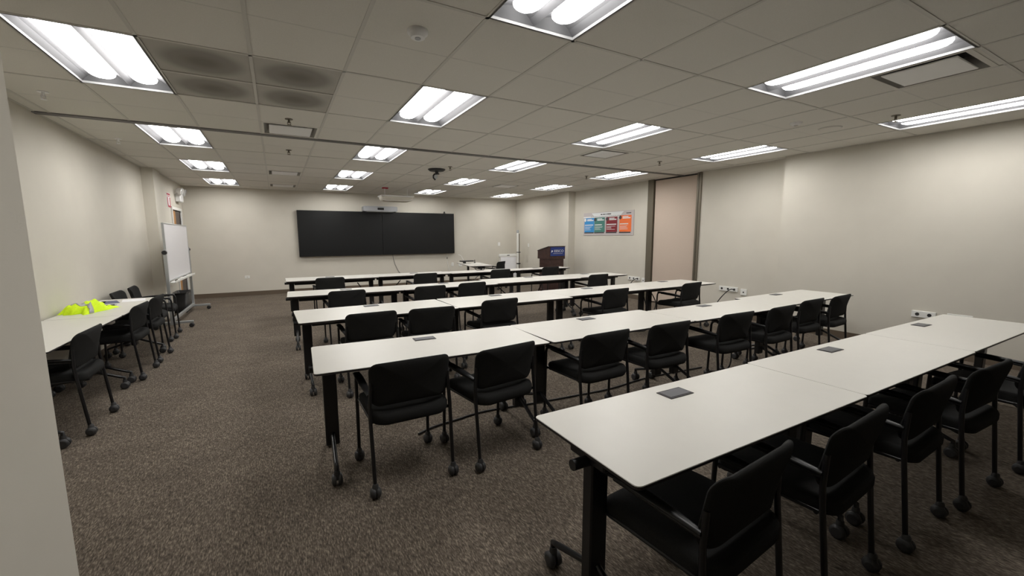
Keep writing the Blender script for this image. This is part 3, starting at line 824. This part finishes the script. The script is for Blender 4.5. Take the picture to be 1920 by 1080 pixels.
b = MB(); b.rbox(-.02, .02, -hl, hl, .10, .15, .004); b.build('lower_rail', M['alu'], t)
b = MB(); b.rbox(-1.565, -1.545, 9.35, 9.55, .772, .80, .004); tag(b.build('board_eraser', M['socket']), 'pale eraser lying in the whiteboard tray', 'eraser')
for y in (9.05, 9.9, 10.35):
    pass
t = thing('marker_pen', 'dark marker pen in the whiteboard tray', 'marker', (-1.565, 9.0, .785))
b = MB(); b.tube([(0, 0, 0), (0, .10, 0)], .010, n=10); b.build('barrel', M['shell'], t)
b = MB(); b.tube([(0, .10, 0), (0, .135, 0)], .011, n=10); b.build('cap', M['bronze'], t)
# bin behind the whiteboard
t = thing('waste_bin', 'black rectangular waste bin behind the whiteboard stand', 'bin', (-1.79, 10.75, 0))
b = MB(); rings = []
for z, k in ((0, .86), (.40, 1.0)): rings.append([(x*k, y*k, z) for x, y in rrect(.24, .62, .03)])
for z, k in ((.40, .94), (.02, .80)): rings.append([(x*k, y*k, z) for x, y in rrect(.24, .62, .03)])
b.loft(rings); b.build('body', M['shell'], t)
b = MB(); b.tube([(x*1.01, y*1.01, .40) for x, y in rrect(.24, .62, .03)]+[(rrect(.24, .62, .03)[0][0]*1.01, rrect(.24, .62, .03)[0][1]*1.01, .40)], .008, n=6); b.build('rim', M['shell'], t)

# ------------------------------------------------------------------ vest, papers on the wall table
def vest():
    t = thing('safety_vest', 'crumpled neon yellow safety vest with grey stripes on the wall table', 'vest', (-1.785, 6.03, TH), R(-24))
    nx, ny = 46, 30
    def hgt(u, v):
        e = max(0, 1-abs(u)**3.2)*max(0, 1-abs(v)**2.6)
        h = .135*e**.8*(.62-.42*u) + .022*math.sin(5*u+3*v+1)*e + .016*math.sin(11*v-4*u)*e + .010*math.sin(17*u+7*v)*e
        return max(.002, h)
    vs = []; fs = []; ms = []
    for j in range(ny+1):
        for i in range(nx+1):
            u, v = -1+2*i/nx, -1+2*j/ny
            wob = 1+.08*math.sin(6*v+2)+.05*math.sin(13*v)
            x = .245*u*wob + .02*math.sin(4*v); y = .125*v*(1-.25*u)*(1+.06*math.sin(7*u))
            vs.append((y*.95, x, hgt(u, v)))
    body = MB(); stripe = MB()
    N = nx+1
    tape = []
    for j in range(ny):
        for i in range(nx):
            a = j*N+i; f = (a, a+1, a+N+1, a+N); fs.append(f)
            u, v = -1+2*(i+.5)/nx, -1+2*(j+.5)/ny
            if abs(u+.52+.10*v) < .12: tape.append(f)
    bot = [(x, y, .001) for x, y, z in vs]
    edge = [i for i in range(N)] + [j*N+nx for j in range(1, ny+1)] + [ny*N+i for i in range(nx-1, -1, -1)] + [j*N for j in range(ny-1, 0, -1)]
    body.add(vs, fs, 0, True)
    body.add([vs[i] for i in edge]+[bot[i] for i in edge], [(k, (k+1) % len(edge), len(edge)+(k+1) % len(edge), len(edge)+k) for k in range(len(edge))]+[[len(edge)+k for k in range(len(edge))]], 0)
    o = body.build('mesh_fabric', M['vest'], t)
    up = [(x, y, z+.0025) for x, y, z in vs]
    stripe.add(up, tape, 0, True)
    s_ = stripe.build('reflective_stripe', M['reflective'], t); plabel(s_, 'grey reflective stripe')
    md = s_.modifiers.new('thick', 'SOLIDIFY'); md.thickness = .0018; md.offset = 1
vest()
def sheet(name, x, y, w, d, rz, m, label, th=.0016, z=0):
    b = MB(); b.box(-w/2, w/2, -d/2, d/2, 0, th)
    o = b.build(name, M[m]); o.location = (x, y, TH+.0004+z); o.rotation_euler = (0, 0, R(rz)); tag(o, label, 'paper'); return o
sheet('paper_sheet', -1.62, 6.80, .22, .28, 12, 'paper', 'white paper sheet at the whiteboard end of the wall table')
sheet('leaflet', -1.82, 6.72, .14, .30, 20, 'navy', 'dark printed leaflet beside the white sheet on the wall table')
sheet('paper_sheet', -1.93, 6.72, .12, .26, 8, 'paper', 'white paper against the wall beside the dark leaflet')
t = thing('pen', 'dark pen lying on the wall table beyond the neon vest', 'pen', (-1.74, 6.36, TH+.008), R(35))
b = MB(); b.tube([(-.07, 0, 0), (.05, 0, 0)], .0075, n=8); b.build('barrel', M['shell'], t)
b = MB(); b.tube([(.05, 0, 0), (.065, 0, 0), (.075, 0, 0)], .006, n=8, rs=[.0075, .005, .002]); b.build('tip', M['alu'], t)

# cables hanging beneath the tables
cord('hanging_cable', [(5.00, 4.68, .63), (4.98, 4.60, .5), (5.03, 4.58, .3), (5.05, 4.6, .05), (4.9, 4.7, .01)], .008, 'black cable hanging by the leg at the third seam of the middle row')
cord('hanging_cable', [(5.20, 4.70, .63), (5.22, 4.6, .45), (5.12, 4.58, .25), (5.02, 4.5, .03)], .008, 'black cable hanging straight down near the partition end of the middle row')
cord('hanging_cable', [(4.55, 2.9, .62), (4.5, 2.86, .48), (4.42, 2.8, .3), (4.30, 2.75, .05), (4.1, 2.9, .01)], .008, 'black cable hanging under the third table of the fourth row')
b = MB(); b.rbox(4.53, 4.60, 2.84, 2.90, .47, .56, .012); tag(b.build('cable_adapter', M['cable']), 'black power brick hanging under the third table of the fourth row', 'adapter')
cord('hanging_cable', [(1.35, 8.6, .62), (1.5, 8.5, .42), (1.75, 8.5, .38), (2.0, 8.52, .45), (2.2, 8.6, .62)], .010, 'black cable sagging under the second table by the screens')
cord('hanging_cable', [(3.4, 6.5, .62), (3.6, 6.4, .43), (3.9, 6.4, .38), (4.1, 6.42, .40), (4.3, 6.5, .62)], .010, 'black cable sagging under the third table of the second row from the screens')

# ------------------------------------------------------------------ world, camera, view
w = D.worlds.new('world'); SC.world = w; w.use_nodes = True
w.node_tree.nodes['Background'].inputs['Color'].default_value = (.02, .02, .02, 1)
w.node_tree.nodes['Background'].inputs['Strength'].default_value = .2
yaw, pitch, roll = R(28.694), R(7.391), R(-.232)
cyw, syw, cp, sp = math.cos(yaw), math.sin(yaw), math.cos(pitch), math.sin(pitch)
fwd = Vector((syw*cp, cyw*cp, -sp)); rt = Vector((cyw, -syw, 0)); up = rt.cross(fwd)
c_, s_ = math.cos(roll), math.sin(roll)
rt2, up2 = rt*c_+up*s_, -rt*s_+up*c_
cam = D.cameras.new('camera'); co = D.objects.new('camera', cam); COL.objects.link(co)
co.matrix_world = Matrix(((rt2.x, up2.x, -fwd.x, 0), (rt2.y, up2.y, -fwd.y, 0), (rt2.z, up2.z, -fwd.z, 1.512), (0, 0, 0, 1)))
cam.sensor_fit = 'HORIZONTAL'; cam.sensor_width = 36; cam.lens = 781.83/1920*36
cam.shift_x = (960-949.68)/1920; cam.shift_y = (544.73-540)/1920
cam.clip_start = .05
SC.camera = co
SC.view_settings.view_transform = 'Standard'; SC.view_settings.look = 'None'
SC.view_settings.gamma = 1; SC.view_settings.use_curve_mapping = False
SC.view_settings.exposure = -1.16
SC.cycles.max_bounces = 10; SC.cycles.diffuse_bounces = 6
